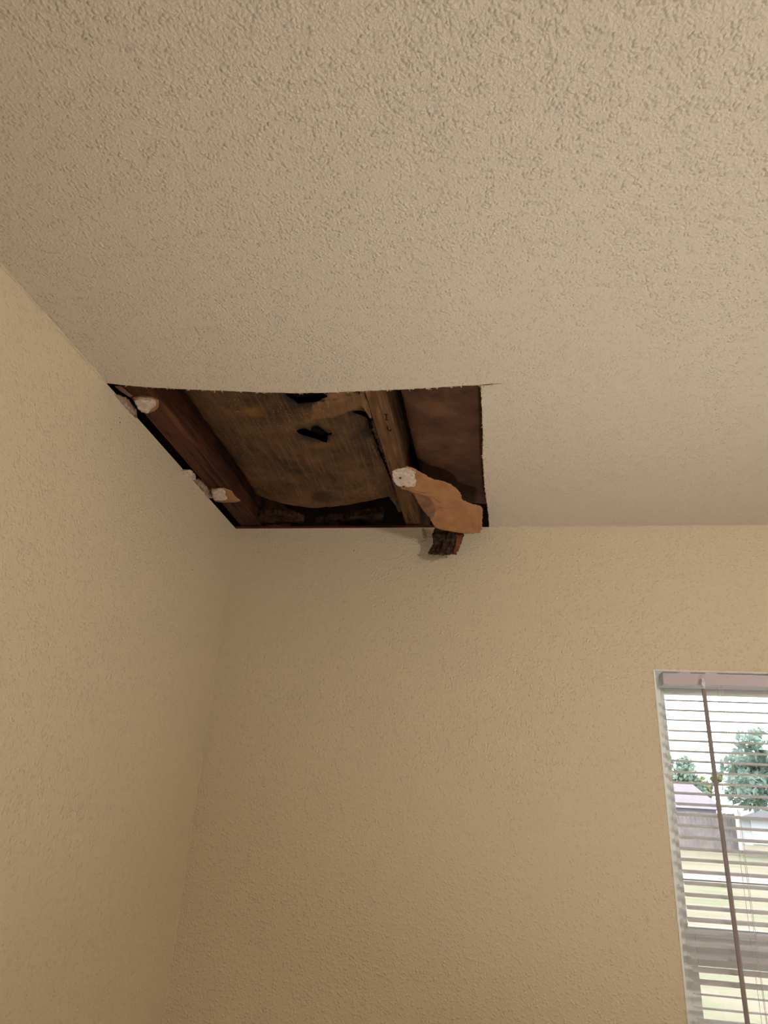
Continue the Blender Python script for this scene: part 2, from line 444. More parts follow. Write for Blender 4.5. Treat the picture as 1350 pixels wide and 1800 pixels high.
def sheet(name, outline, holes, hfun, spacing, thick, mat, parent=None, frame=WORLD, seed=1, offset=-1.0, smooth=True):
    """irregular sheet: constrained triangulation of an outline with real holes, lifted by hfun(a, b), then given thickness"""
    rnd = random.Random(seed)
    co, ed = [], []
    for loop in [outline] + list(holes):
        s = len(co)
        co += [Vector(p) for p in loop]
        ed += [(s + i, s + (i + 1) % len(loop)) for i in range(len(loop))]
    xs, ys = [p[0] for p in outline], [p[1] for p in outline]
    y = min(ys)
    while y < max(ys):
        x = min(xs)
        while x < max(xs):
            q = (x + rnd.uniform(-.35, .35) * spacing, y + rnd.uniform(-.35, .35) * spacing)
            if inside(q, outline) and not any(inside(q, h) for h in holes):
                co.append(Vector(q))
            x += spacing
        y += spacing
    v2, _, fs, *_r = delaunay_2d_cdt(co, ed, [], 0, 1e-6)
    O, A, B, N = (Vector(frame[k]) for k in 'OABN')
    vs_ = [(O + A * p.x + B * p.y + N * hfun(p.x, p.y))[:] for p in v2]
    keep = []
    for f in fs:
        c = sum((v2[i] for i in f), Vector((0, 0))) / len(f)
        if inside(c, outline) and not any(inside(c, h) for h in holes):
            keep.append(f)
    me = bpy.data.meshes.new(name)
    me.from_pydata(vs_, [], keep)
    bm = bmesh.new()
    bm.from_mesh(me)
    loose = [v for v in bm.verts if not v.link_faces]
    bmesh.ops.delete(bm, geom=loose, context='VERTS')
    bm.normal_update()
    for f in bm.faces:
        if f.normal.dot(N) < 0:
            f.normal_flip()
    bm.normal_update()
    # give it thickness: a second skin along N joined at the borders
    border = [e for e in bm.edges if len(e.link_faces) == 1]
    low = list(bm.faces)
    verts = list(bm.verts)
    twin = {v: bm.verts.new(v.co + N * (thick * (1.0 if offset < 0 else -1.0))) for v in verts}
    for f in low:
        bm.faces.new([twin[v] for v in f.verts])
    for e in border:
        bm.faces.new((e.verts[0], e.verts[1], twin[e.verts[1]], twin[e.verts[0]]))
    bmesh.ops.recalc_face_normals(bm, faces=bm.faces)
    bm.to_mesh(me)
    bm.free()
    if smooth:
        for p in me.polygons:
            p.use_smooth = len(p.vertices) == 3
    return link_mesh(name, me, mat, parent)


def nz(x, y, s, seed=0.0):
    return noise.noise(Vector((x * s, y * s, seed)))


def structure(o):
    o['kind'] = 'structure'
    return o


# ------------------------------------------------------------------ room shell
T = 0.115
# ceiling: one sheet of drywall, sawn open in the corner, with the saw's overcut running on at the corner of the hole
front = jag(HOLE_FRONT, 0.006, 0.0011, 3, closed=False)
right = jag(HOLE_RIGHT, 0.006, 0.0012, 5, closed=False)
cx_, cy_ = front[-1]
slit = [(cx_ + 0.004, cy_ - 0.0012), (cx_ + 0.016, cy_ - 0.0022), (cx_ + 0.018, cy_ - 0.004), (cx_ + 0.021, cy_ - 0.0018),
        (cx_ + 0.044, cy_ - 0.0024), (cx_ + 0.020, cy_ + 0.0002), (cx_ + 0.017, cy_ + 0.0012), (cx_ + 0.003, cy_ + 0.0012)]
outline = [(-0.06, front[0][1] - 0.002)] + front + slit + right + [(right[-1][0], 0.06), (RW + .06, .06), (RW + .06, -RL - .06), (-0.06, -RL - .06)]
bm = bmesh.new()
lo_ = [bm.verts.new((x, y, RH)) for x, y in outline]
hi_ = [bm.verts.new((x, y, RH + DRY)) for x, y in outline]
fl = bm.faces.new(lo_)
fh = bm.faces.new(hi_)
sides = []
for i in range(len(lo_)):
    j = (i + 1) % len(lo_)
    f = bm.faces.new((lo_[i], lo_[j], hi_[j], hi_[i]))
    f.material_index = 1
bmesh.ops.recalc_face_normals(bm, faces=bm.faces)
bmesh.ops.triangulate(bm, faces=[fl, fh], ngon_method='BEAUTY')
ceiling = structure(obj('ceiling', bm, ['ceiling', 'cut']))

# frayed paper along the saw cut
bm = bmesh.new()
rnd = random.Random(8)
spots = [(front[int(i)], 0) for i in [rnd.uniform(4, len(front) - 2) for _ in range(70)]] + [(right[int(i)], 1) for i in [rnd.uniform(1, len(right) - 6) for _ in range(40)]]
spots += [((0.2700, -0.6148), 0)] * 4 + [((0.335, -0.609), 0)] * 5 + [((0.418, -0.6075), 0)] * 6 + [((0.489, -0.6083), 0)] * 7 + [((0.5535, -0.609), 0)] * 8 + [((cx_, cy_), 0)] * 7 + [((cx_ + .019, cy_ - .001), 0)] * 8 + [((0.64, -.35), 1)] * 3
for (x, y), side in spots:
    for _ in range(rnd.choice((1, 1, 2))):
        w, l = rnd.uniform(.0005, .0013), rnd.uniform(.0015, .0048)
        a = rnd.uniform(0, 6.28)
        p = Vector((x + rnd.uniform(-.003, .003), y + rnd.uniform(-.0008, .0008), RH + .0002))
        if side:
            p = Vector((x + rnd.uniform(-.0008, .0008), y + rnd.uniform(-.003, .003), RH + .0002))
        d = Vector((math.cos(a) * .7, math.sin(a) * .7, -rnd.uniform(.2, .9))).normalized()
        s = d.cross(Vector((rnd.uniform(-1, 1), rnd.uniform(-1, 1), .3))).normalized() * w
        u = s.cross(d).normalized() * .0003
        vv = [bm.verts.new(q) for q in (p - s, p + s, p + s * .4 + d * l, p - s * .2 + d * l * .9)]
        wv = [bm.verts.new(v.co + u) for v in vv]
        bm.faces.new(vv)
        bm.faces.new(wv[::-1])
        for i in range(4):
            bm.faces.new((vv[i], wv[i], wv[(i + 1) % 4], vv[(i + 1) % 4]))
fray = obj('paper_fray', bm, plain('frayed_paper', srgb(226, 202, 166), 0.9, 0.1, srgb(176, 136, 92), 200), ceiling)
fray['kind'] = 'stuff'

# walls
wall_left = structure(box_obj('wall_left', (-T, 0, -RL - T, T, 0, RH), 'wall'))
bm = bmesh.new()
x0, x1, z0, z1 = WIN
for b in ((0, x0, 0, RH), (x1, RW + T, 0, RH), (x0, x1, 0, z0), (x0, x1, z1, RH)):
    box(bm, b[0], b[1], 0, T, b[2], b[3])
bmesh.ops.remove_doubles(bm, verts=bm.verts, dist=1e-5)
wall_back = structure(obj('wall_back', bm, 'wall'))
wall_right = structure(box_obj('wall_right', (RW, RW + T, -RL - T, 0, 0, RH), 'wall'))
wall_front = structure(box_obj('wall_front', (0, RW, -RL - T, -RL, 0, RH), 'wall'))
floor = structure(box_obj('floor', (-T, RW + T, -RL - T, T, -0.1, 0), 'carpet'))
structure(box_obj('baseboard_left', (0, 0.014, -RL, 0, 0, 0.09), 'trimwhite', bevel=0.003))
structure(box_obj('baseboard_back', (0.014, RW - 0.014, -0.014, 0, 0, 0.09), 'trimwhite', bevel=0.003))
structure(box_obj('baseboard_right', (RW - 0.014, RW, -RL, 0, 0, 0.09), 'trimwhite', bevel=0.003))
structure(box_obj('baseboard_front', (0.014, RW - 0.014, -RL, -RL + 0.014, 0, 0.09), 'trimwhite', bevel=0.003))

# taped corners: a small uneven ridge of joint compound under the paint
bm = bmesh.new()
tube(bm, [(0.0004 + .0004 * nz(z, 0, 30), -0.0004 + .0006 * nz(z, 3, 30), z) for z in [RH - .012 - i * .012 for i in range(190)]], 0.0013, 6)
obj('corner_joint', bm, 'wall', wall_back, True)
bm = bmesh.new()
tube(bm, [(0.0006 + .0005 * nz(y, 0, 25), y, RH - .0006 + .0005 * nz(y, 5, 25)) for y in [-.668 - i * .012 for i in range(120)]], 0.0016, 6)
obj('corner_joint', bm, 'wall', wall_left, True)
bm = bmesh.new()
tube(bm, [(x, -0.0003 + .0005 * nz(x, 0, 25), RH - .0004 + .0005 * nz(x, 5, 25)) for x in [.66 + i * .012 for i in range(200)]], 0.0010, 6)
obj('corner_joint', bm, 'wall', wall_back, True)
# pin holes and specks on the walls
for k, (p, r, par) in enumerate((((0.3150, -0.0003, 2.3790), .0014, wall_back), ((0.0003, -0.21, 2.256), .0012, wall_left), ((0.0003, -0.5975, 2.400), .0012, wall_left), ((0.0003, -0.602, 2.407), .0010, wall_left))):
    bm = bmesh.new()
    bmesh.ops.create_icosphere(bm, subdivisions=1, radius=r, matrix=Matrix.Translation(p))
    obj('nail_hole', bm, 'ink', par)

# attic shell over the ceiling: it closes the cavity so that it stays dark
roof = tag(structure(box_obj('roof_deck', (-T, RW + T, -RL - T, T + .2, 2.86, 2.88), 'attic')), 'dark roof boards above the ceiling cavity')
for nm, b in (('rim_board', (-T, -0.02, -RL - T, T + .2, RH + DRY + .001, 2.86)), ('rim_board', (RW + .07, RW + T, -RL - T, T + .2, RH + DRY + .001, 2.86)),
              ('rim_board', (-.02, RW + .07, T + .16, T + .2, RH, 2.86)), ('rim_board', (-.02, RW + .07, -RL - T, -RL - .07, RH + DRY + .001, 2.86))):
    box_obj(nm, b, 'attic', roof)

# top plate lying on the back wall, under the joists
tag(box_obj('top_plate', (-0.015, RW, 0.014, 0.104, RH + .0005, RH + DRY - .0005), 'plate', bevel=.001),
    'reddish wooden top plate edge showing above the back wall inside the ceiling hole', 'lumber')

# ------------------------------------------------------------------ joists
ZJ = RH + DRY


def joist(x0, x1, mat, label, warp):
    bm = bmesh.new()
    n = 40
    rows = []
    for i in range(n + 1):
        y = -RL + (RL + .26) * i / n
        w = warp * math.sin(y * 2.1)
        c = .002
        prof = [(x0 + c, 0), (x1 - c, 0), (x1, c), (x1, .14), (x0, .14), (x0, c)]
        rows.append([bm.verts.new((px + w, y, ZJ + .0002 + pz)) for px, pz in prof])
    for u, v in zip(rows, rows[1:]):
        for k in range(6):
            bm.faces.new((u[k], u[(k + 1) % 6], v[(k + 1) % 6], v[k]))
    bm.faces.new(rows[0])
    bm.faces.new(rows[-1][::-1])
    bmesh.ops.recalc_face_normals(bm, faces=bm.faces)
    return tag(obj('ceiling_joist', bm, mat), label, 'joist', 'joists over the ceiling')


j_left = joist(0.007, 0.060, 'joist_red', 'dark reddish stained wooden joist running along the left wall in the hole', 0.0)
j_mid = joist(0.4395, 0.4770, 'joist', 'weathered tan wooden joist crossing the middle of the ceiling hole', 0.0)

# ink stamp on the middle joist: two worn characters
def strokes(name, segs, parent, w=.0011):
    bm = bmesh.new()
    for a, b in segs:
        a, b = Vector(a), Vector(b)
        d = (b - a).normalized()
        s = Vector((-d.y, d.x)) * w
        for z in (0,):
            q = [(a - s), (a + s), (b + s), (b - s)]
            lo = [bm.verts.new((p.x, p.y, ZJ - .0003)) for p in q]
            hi = [bm.verts.new((p.x, p.y, ZJ + .0003)) for p in q]
            bm.faces.new(lo)
            bm.faces.new(hi[::-1])
            for i in range(4):
                bm.faces.new((lo[i], hi[i], hi[(i + 1) % 4], lo[(i + 1) % 4]))
    return obj(name, bm, 'ink', parent)


strokes('ink_stamp', (((.4625, -.5110), (.4695, -.5100)), ((.4668, -.5100), (.4645, -.4915)), ((.4625, -.4920), (.4685, -.4900))), j_mid)
strokes('ink_stamp', (((.4630, -.4700), (.4622, -.4560)), ((.4622, -.4560), (.4650, -.4500)), ((.4650, -.4500), (.4690, -.4570))), j_mid)

# ------------------------------------------------------------------ insulation between the joists
def sag(x, y):
    u = (x - 0.25) / 0.18
    z = 2.474 + 0.016 * u * u + 0.010 * u ** 6 + 0.0035 * nz(x, y, 9, 1) + 0.002 * nz(x, y, 34, 2)
    z += 0.010 * math.exp(-((y + 0.10) / .05) ** 2) * (1 if y > -.2 else 0) * (-.5)
    return z


batt_l = empty('insulation_batt', (0.25, -0.6, 2.474))
tag(batt_l, 'torn water-stained brown paper-faced insulation sagging between the two joists', 'insulation')
batt_l_inv = Matrix.Translation(-batt_l.location)


def into(o, par):
    o.parent = par
    o.matrix_parent_inverse = Matrix.Translation(-Vector(par.location))
    return o


left_outline = [(0.085, -0.95)] + [(0.085, y) for y in (-.8, -.6, -.4, -.25)] + [(.080, -.16)] + BATT_BACK[1:] + [(0.4215, -0.17), (0.419, -0.25), (0.4175, -0.31), (0.416, -0.37), (0.4150, -0.42), (0.4150, -0.47), (0.4180, -0.53), (0.4200, -0.6), (0.421, -0.8), (0.421, -0.95)]
tear_front = jag([(0.2842, -0.5661), (0.28, -.60), (0.30, -.63), (0.36, -.63), (0.3730, -.60)] + TEAR_FRONT[::-1], .004, .0022, 11)
tear_mid = jag(TEAR_MID, .004, .0016, 12)
tear_side = jag(TEAR_SIDE, .004, .0014, 13)
into(sheet('paper_facing', jag(left_outline, .006, .0016, 14), [tear_front, tear_mid, tear_side], sag, .011, .0012, 'kraft', seed=4), batt_l)
into(sheet('torn_facing_patch', jag(PATCH_LIGHT, .004, .0012, 15), [tear_front], lambda x, y: sag(x, y) - .003 - .003 * math.sin((y + .47) * 30), .009, .001, 'kraft_light', seed=5), batt_l)
into(sheet('paper_flange', jag(FLANGE, .004, .0008, 16), [], lambda x, y: 2.4620 + .004 * nz(x, y, 40, 8), .006, .001, 'kraft_light', seed=6), batt_l)
# a crumpled strip of facing pressed against the middle joist
strip = [(0.428, -0.50), (0.4375, -0.50), (0.4378, -0.40), (0.4385, -0.30), (0.4385, -0.10), (0.433, -0.06), (0.429, -0.12), (0.430, -0.2), (0.427, -0.3), (0.4245, -0.38)]
into(sheet('paper_flange', jag(strip, .004, .0034, 17), [], lambda x, y: 2.4840 + .009 * nz(x, y, 35, 9) + .25 * (x - .432), .006, .001, 'bark', seed=7), batt_l)
# fibre body behind the facing
into(sheet('fibre', [(0.066, -.95), (0.066, -.16), (0.14, -.10), (0.25, -.085), (0.36, -.105), (0.432, -.13), (0.432, -.95)], [], lambda x, y: sag(x, y) + .020 + .008 * nz(x, y, 30, 4), .018, .075, 'fiber', seed=8), batt_l)

batt_r = empty('insulation_batt', (0.66, -0.6, 2.478))
tag(batt_r, 'smooth brown paper-faced insulation at the right of the middle joist', 'insulation')


def sag_r(x, y):
    u = (x - 0.66) / 0.18
    return 2.476 + .016 * u * u + .010 * u ** 6 + .004 * nz(x, y, 7, 21) + .0015 * nz(x, y, 30, 22)


rt = jag([(0.494, -.95), (0.494, -.5), (0.496, -.2), (0.497, -0.075), (0.56, -.066), (0.64, -0.058), (0.74, -.06), (0.836, -.06), (0.836, -.95)], .008, .0012, 18)
into(sheet('paper_facing', rt, [], sag_r, .014, .0012, 'kraft_smooth', seed=9), batt_r)
into(sheet('fibre', [(0.481, -.95), (0.481, -.10), (0.842, -.09), (0.842, -.95)], [], lambda x, y: sag_r(x, y) + .018 + .006 * nz(x, y, 30, 4), .025, .075, 'fiber', seed=10), batt_r)

# loose scraps lying on the top of the back wall
for k, (pts, lab) in enumerate(((SCRAP_A, 'small dim scrap of torn insulation above the back wall near the left corner'),
                                (SCRAP_B, 'larger brown scrap of torn insulation above the back wall left of the middle joist'))):
    cx0 = sum(p[0] for p in pts) / len(pts)
    cy0 = sum(p[1] for p in pts) / len(pts)

    def hs(x, y, k=k, cy0=cy0):
        return 2.4655 + .010 * nz(x, y, 26, 31 + k) + .004 * nz(x, y, 70, 3) - .05 * (y - cy0) * 0
    s = sheet('insulation_scrap', jag(pts, .005, .003, 40 + k), [], hs, .007, .016, 'scrap', seed=20 + k)
    tag(s, lab, 'insulation')

# ------------------------------------------------------------------ torn ceiling paper hanging from the middle joist
flap = empty('torn_ceiling_paper', FLAP['O'])
tag(flap, 'torn strip of tan drywall paper hanging from the middle joist', 'paper')


def curl(a, b):
    return .0030 * math.sin(a * 22 + b * 14) * min(1, max(0, a * 12)) + .0018 * nz(a, b, 30, 5) - .006 * max(0, a - .2) * 4 * b * 4


sh = sheet('paper_strip', jag(FLAP['pts'], .003, .0020, 50), [], curl, .006, .0014, 'paper', frame=FLAP, seed=30)
into(sh, flap)
into(sheet('gypsum_patch', jag(FLAP_GYPSUM['pts'], .003, .0028, 51), [], lambda a, b: curl(a, b) - .0005 - .0012 * abs(nz(a, b, 70, 2)), .0035, .0025, 'gyp', frame=FLAP, seed=31, offset=1), flap)
into(sheet('shaded_fold', jag(FLAP_FOLD['pts'], .004, .0010, 52), [], lambda a, b: curl(a, b) - .0004 - .0005 * abs(nz(a, b, 60, 2)), .005, .0008, 'paper_grey', frame=FLAP, seed=32, offset=1), flap)  # shaded face of the fold, its shade put in as darker paper
# fine tears in the strip
crease_mat = plain('tear_paper', srgb(120, 76, 44), .9, .1)
O, A, B, N = (Vector(FLAP[k]) for k in 'OABN')
for line in FLAP_CREASES:
    q = [O + A * a + B * b + N * (curl(a, b) - .0001) for a, b in line]
    bm = bmesh.new()
    tube(bm, q, [.0001] + [.0006] * (len(q) - 2) + [.0001], 4)
    into(obj('tear_crease', bm, crease_mat), flap)
for a, b in FLAP_SCREWS['pts']:
    bm = bmesh.new()
    c = O + A * a + B * b + N * (curl(a, b) - .0036)
    bmesh.ops.create_cone(bm, cap_ends=True, segments=12, radius1=.0032, radius2=.0026, depth=.0022, matrix=Matrix.Translation(c))
    into(obj('screw_head', bm, 'metal'), flap)

# ------------------------------------------------------------------ soaked dark chunk under the strip
chunk = empty('hanging_debris', CHUNK['O'])
tag(chunk, 'dark soaked curled scrap hanging below the tan paper strip against the back wall', 'debris')


def crump(a, b):
    return .0060 * math.sin(a * 75 + b * 40) + .011 * abs(nz(a, b, 45, 61)) + .006 * abs(nz(a, b, 95, 62)) + .003 * nz(a, b, 190, 63) + 3.2 * (a - .028) ** 2


into(sheet('scrap_body', jag(CHUNK['pts'], .003, .0022, 60), [], crump, .0036, .014, 'bark', frame=CHUNK, seed=40, smooth=False), chunk)
into(sheet('curled_edge', jag(CHUNK_RIM['pts'], .003, .0008, 61), [], lambda a, b: crump(a, b) - .0008, .0036, .0035, 'bark_red', frame=CHUNK, seed=41, offset=1), chunk)

# ------------------------------------------------------------------ drywall remnants along the left wall
FRX = dict(O=(0, 0, 0), A=(0, 1, 0), B=(0, 0, 1), N=(1, 0, 0))


def remnant(gy, pa, label, seed):
    e = empty('drywall_remnant', (gy[0][0], gy[0][1], ZJ))
    tag(e, label, 'drywall')
    into(sheet('paper_backing', jag(pa, .004, .0010, seed), [], lambda x, y: ZJ - .0025 + .0008 * nz(x, y, 50, 1), .006, .0018, 'paper', seed=seed), e)
    into(sheet('gypsum_core', jag(gy, .004, .0014, seed + 1), [], lambda x, y: ZJ - .0030 - .0035 * abs(nz(x, y, 60, 7)), .004, .006, 'gyp', seed=seed + 1, offset=1), e)
    return e


remnant(GYP_UP, GYP_UP_PAPER, 'white gypsum remnant stuck on the left joist near the front cut', 70)
remnant(GYP_LOW, GYP_LOW_PAPER, 'white gypsum remnant with orange paper on the left joist near the back corner', 74)
for pts, lab, mat, sd in ((CRUMB_A, 'small pale gypsum crumb on the left wall top edge halfway along the hole', 'gyp', 80),
                          (CRUMB_B, 'long crumbling gypsum ridge on the left wall top edge beside the joist', 'gyp_dirty', 82),
                          (CRUMB_C, 'soiled crumbling drywall edge at the left wall near the front of the hole', 'gyp_dirty', 84)):
    s = sheet('gypsum_crumb', jag(pts, .003, .0014, sd), [], lambda a, b: .004 + .006 * abs(nz(a, b, 70, 3)) + .003 * nz(a, b, 150, 5), .0035, .009, mat, frame=FRX, seed=sd, offset=1)
    tag(s, lab, 'drywall')
tag(sheet('joint_tape', jag(TAPE, .004, .0006, 88), [], lambda x, y: 2.4495 + .003 * nz(x, y, 40, 2), .006, .0009, 'paper_grey', seed=88),
    'loose strip of joint tape at the front left tip of the ceiling hole', 'tape')

# ------------------------------------------------------------------ window in the back wall
win = structure(empty('window_1', ((WIN[0] + WIN[1]) / 2, .09, WIN[2])))
x0, x1, z0, z1 = WIN


def wpart(name, b, mat='vinyl', bevel=.0015, par=None):
    o = box_obj(name, b, mat, bevel=bevel)
    if par is None:
        return into(o, win)
    o.parent = par
    return o


F0, F1 = .070, .114
wpart('frame_stile', (x0, x0 + .026, F0, F1, z0, z1))
wpart('frame_stile', (x1 - .026, x1, F0, F1, z0, z1))
wpart('frame_head', (x0 + .026, x1 - .026, F0, F1, z1 - .022, z1))
wpart('frame_sill', (x0 + .026, x1 - .026, F0, F1, z0, z0 + .03))
wpart('frame_lip', (x0, x0 + .0145, .060, .070, z0, z1), bevel=.001)
# upper sash (outer), lower sash (inner)
zu0, zu1 = 1.570, z1 - .022
wpart('upper_sash_stile', (x0 + .026, x0 + .039, .094, .112, zu0, zu1))
wpart('upper_sash_stile', (x1 - .039, x1 - .026, .094, .112, zu0, zu1))
wpart('upper_sash_rail', (x0 + .039, x1 - .039, .094, .112, zu1 - .012, zu1))
wpart('upper_sash_rail', (x0 + .039, x1 - .039, .094, .112, zu0, 1.612))
wpart('upper_pane', (x0 + .039, x1 - .039, .102, .105, 1.612, zu1 - .012), 'glass', 0)
zl0, zl1 = z0 + .03, 1.598
wpart('lower_sash_stile', (x0 + .026, x0 + .046, .074, .092, zl0, zl1))
wpart('lower_sash_stile', (x1 - .046, x1 - .026, .074, .092, zl0, zl1))
wpart('lower_sash_rail', (x0 + .046, x1 - .046, .074, .092, 1.548, zl1))
wpart('lower_sash_rail', (x0 + .046, x1 - .046, .074, .092, zl0, zl0 + .05))
wpart('lower_pane', (x0 + .046, x1 - .046, .081, .084, zl0 + .05, 1.548), 'glass', 0)
wpart('sash_lock', (1.42, 1.48, .070, .0745, 1.575, 1.592), 'vinyl', .002)
structure(box_obj('trim_1', (x0, x1, -.03, F0, z0 - .001, z0 + .016), 'trimwhite', bevel=.004))

# white lining boards of the window opening
lining = structure(empty('trim_2', ((x0 + x1) / 2, .03, z1)))
for nm, bb in (('side_lining', (x0, x0 + .0035, -.0015, F0, z0 + .016, z1)), ('side_lining', (x1 - .0035, x1, -.0015, F0, z0 + .016, z1)), ('top_lining', (x0 + .0035, x1 - .0035, -.0012, F0, z1 - .0012, z1))):
    into(box_obj(nm, bb, 'vinyl'), lining)

# ------------------------------------------------------------------ mini blind
BX0, BX1, BY = 1.0185, 1.885, .031
blind = empty('window_blind', ((BX0 + BX1) / 2, BY, 2.10))
tag(blind, 'white horizontal mini blind with open slats hanging in the window', 'blind')
hr = bmesh.new()
box(hr, BX0, BX1, .016, .0175, 2.0765, 2.1005)
box(hr, BX0, BX1, .0445, .046, 2.0765, 2.1005)
box(hr, BX0, BX1, .0175, .0445, 2.0765, 2.078)
box(hr, BX0, BX0 + .002, .0175, .0445, 2.078, 2.0995)
box(hr, BX1 - .002, BX1, .0175, .0445, 2.078, 2.0995)
into(obj('headrail', hr, 'headrail'), blind)
# hanging brackets leave small gaps against the soffit
for xx in (BX0 + .045, 1.118, 1.30, 1.52, BX1 - .05):
    into(box_obj('bracket', (xx - .012, xx + .012, .015, .047, 2.1005, 2.1016), 'vinyl'), blind)
# one cambered slat, shared by all
me = bpy.data.meshes.new('slat')
bm = bmesh.new()
n, W2, th = 6, .0125, .00045
prof = []
for i in range(n + 1):
    t = -1 + 2 * i / n
    prof.append((t * W2, .0020 * (1 - t * t)))
nx = 10
up, dn = [], []
for j in range(nx + 1):
    x = (BX1 - BX0) * (j / nx - .5)
    up.append([bm.verts.new((x, y, z + th / 2)) for y, z in prof])
    dn.append([bm.verts.new((x, y, z - th / 2)) for y, z in prof])
for j in range(nx):
    for i in range(n):
        bm.faces.new((up[j][i], up[j][i + 1], up[j + 1][i + 1], up[j + 1][i]))
        bm.faces.new((dn[j][i], dn[j + 1][i], dn[j + 1][i + 1], dn[j][i + 1]))
    bm.faces.new((up[j][0], up[j + 1][0], dn[j + 1][0], dn[j][0]))
    bm.faces.new((up[j][n], dn[j][n], dn[j + 1][n], up[j + 1][n]))
for j in (0, nx):
    for i in range(n):
        bm.faces.new((up[j][i], dn[j][i], dn[j][i + 1], up[j][i + 1]))
bmesh.ops.recalc_face_normals(bm, faces=bm.faces)
bm.to_mesh(me)
bm.free()
me.materials.append(M['slat'])
rs = random.Random(5)
z = 2.0430
k = 0
while z > 1.085:
    s = bpy.data.objects.new('slat', me)
    COL.objects.link(s)
    s.parent = blind
    tilt = 12.8 + rs.uniform(-0.9, 0.9)
    if 1.474 < z < 1.525:
        tilt = -6 + rs.uniform(-1, 1)
    s.location = ((rs.uniform(-.0012, .0012)), 0, z - 2.10)
    s.rotation_euler = (math.radians(tilt), math.radians(rs.uniform(-.12, .12)), 0)
    z -= .0206
    k += 1
into(box_obj('bottom_rail', (BX0, BX1, BY - .0125, BY + .0125, z - .012, z + .002), 'slat', bevel=.002), blind)
for xx in (1.135, 1.452, 1.768):
    for yy in (BY - .0135, BY + .0135, BY - .0150):
        bm = bmesh.new()
        dx = .0035 if yy < BY - .0140 else 0
        tube(bm, [(xx + dx, yy, 2.077), (xx + dx * .5, yy, 1.6), (xx, yy, z)], .00048, 5)
        into(obj('ladder_cord', bm, 'cord'), blind)
bm = bmesh.new()
tube(bm, [(1.0967, .008, 2.066), (1.0972, .006, 1.8), (1.0992, .004, 1.475), (1.1005, .003, 1.24)], .0043, 6)
wand = into(obj('tilt_wand', bm, 'wand'), blind)
bm = bmesh.new()
tube(bm, [(1.0967, .018, 2.088), (1.0967, .009, 2.088), (1.0967, .005, 2.080), (1.0967, .008, 2.066)], .0022, 6)
box(bm, 1.0935, 1.0999, .004, .0155, 2.072, 2.0815, .001)
c2 = obj('wand_hook', bm, 'clear')
into(c2, blind)

# ------------------------------------------------------------------ added lamp behind the photographer, fills the room with light
FILL_POS = (2.0, -1.9)
LX, LY = FILL_POS
FILL_Z = RH - .24
lamp = empty('added_globe_lamp', (LX, LY, RH))
tag(lamp, 'added unseen globe lamp hanging on a short stem to light the room', 'lamp')
bm = bmesh.new()
lathe(bm, [(.001, RH - .001), (.06, RH - .001), (.062, RH - .012), (.05, RH - .026), (.001, RH - .028)], LX, LY)
into(obj('canopy', bm, 'metal', smooth=True), lamp)
bm = bmesh.new()
tube(bm, [(LX, LY, RH - .027), (LX, LY, RH - .08), (LX, LY, FILL_Z + .096)], .008, 10)
into(obj('stem', bm, 'metal', smooth=True), lamp)
bm = bmesh.new()
bmesh.ops.create_uvsphere(bm, u_segments=32, v_segments=20, radius=.1, matrix=Matrix.Translation((LX, LY, FILL_Z)))
gm = NT('added_globe_glow')
em = gm.new('ShaderNodeEmission')
em.inputs['Color'].default_value = (*FILL_COL, 1)
em.inputs['Strength'].default_value = FILL_W
gm.link(em.outputs[0], gm.t.nodes['Material Output'].inputs['Surface'])
into(obj('globe', bm, gm.mat, smooth=True), lamp)


def uplight(x, y, watt, col, label):  # made-up lamp out of view, brightens the ceiling and upper walls
    e = empty('added_floor_lamp', (x, y, 0))
    tag(e, label, 'lamp')
    bm = bmesh.new()
    lathe(bm, [(.001, .001), (.14, .001), (.14, .016), (.10, .026), (.02, .034), (.001, .034)], x, y, 32)
    into(obj('base', bm, 'metal', smooth=True), e)
    bm = bmesh.new()
    tube(bm, [(x, y, .03), (x, y, .3), (x, y, .522)], .011, 12)
    into(obj('pole', bm, 'metal', smooth=True), e)
    bm = bmesh.new()
    lathe(bm, [(.001, .520), (.10, .524), (.140, .540), (.150, .775), (.146, .775), (.136, .545), (.09, .532), (.001, .530)], x, y, 40)
    into(obj('lamp_shade', bm, 'metal', smooth=True), e)
    m = NT('added_diffuser_' + str(int(x * 10)))
    em_ = m.new('ShaderNodeEmission')
    em_.inputs['Color'].default_value = (*col, 1)
    em_.inputs['Strength'].default_value = watt
    m.link(em_.outputs[0], m.t.nodes['Material Output'].inputs['Surface'])
    bm = bmesh.new()
    lathe(bm, [(.001, .562), (.06, .561), (.134, .558), (.134, .552), (.001, .552)], x, y, 40)
    into(obj('diffuser', bm, m.mat), e)


uplight(1.0, -0.88, UP1_W, UP1_COL, 'added unseen low floor lamp shining up to brighten the ceiling in front of the back wall')

# ------------------------------------------------------------------ outdoors
def grass_mat():
    n = NT('dry_lawn')
    big = n.noise(n.coords((.30, 1, 1)), 1.6, 5.0, .65)
    c = n.ramp(big, ((.35, srgb(103, 109, 86)), (.50, srgb(119, 114, 99)), (.62, srgb(132, 118, 108))))
    fine = n.noise(n.coords(), 14, 4.0, .7)
    c = n.mix(n.ramp(fine, ((.4, (0, 0, 0)), (.7, (.6, .6, .6)))), c, srgb(100, 102, 84))
    return n.out(c, .95, .05)


def ground_z(y):
    return -.15 if y < 3 else -.15 + .0552 * (y - 3)


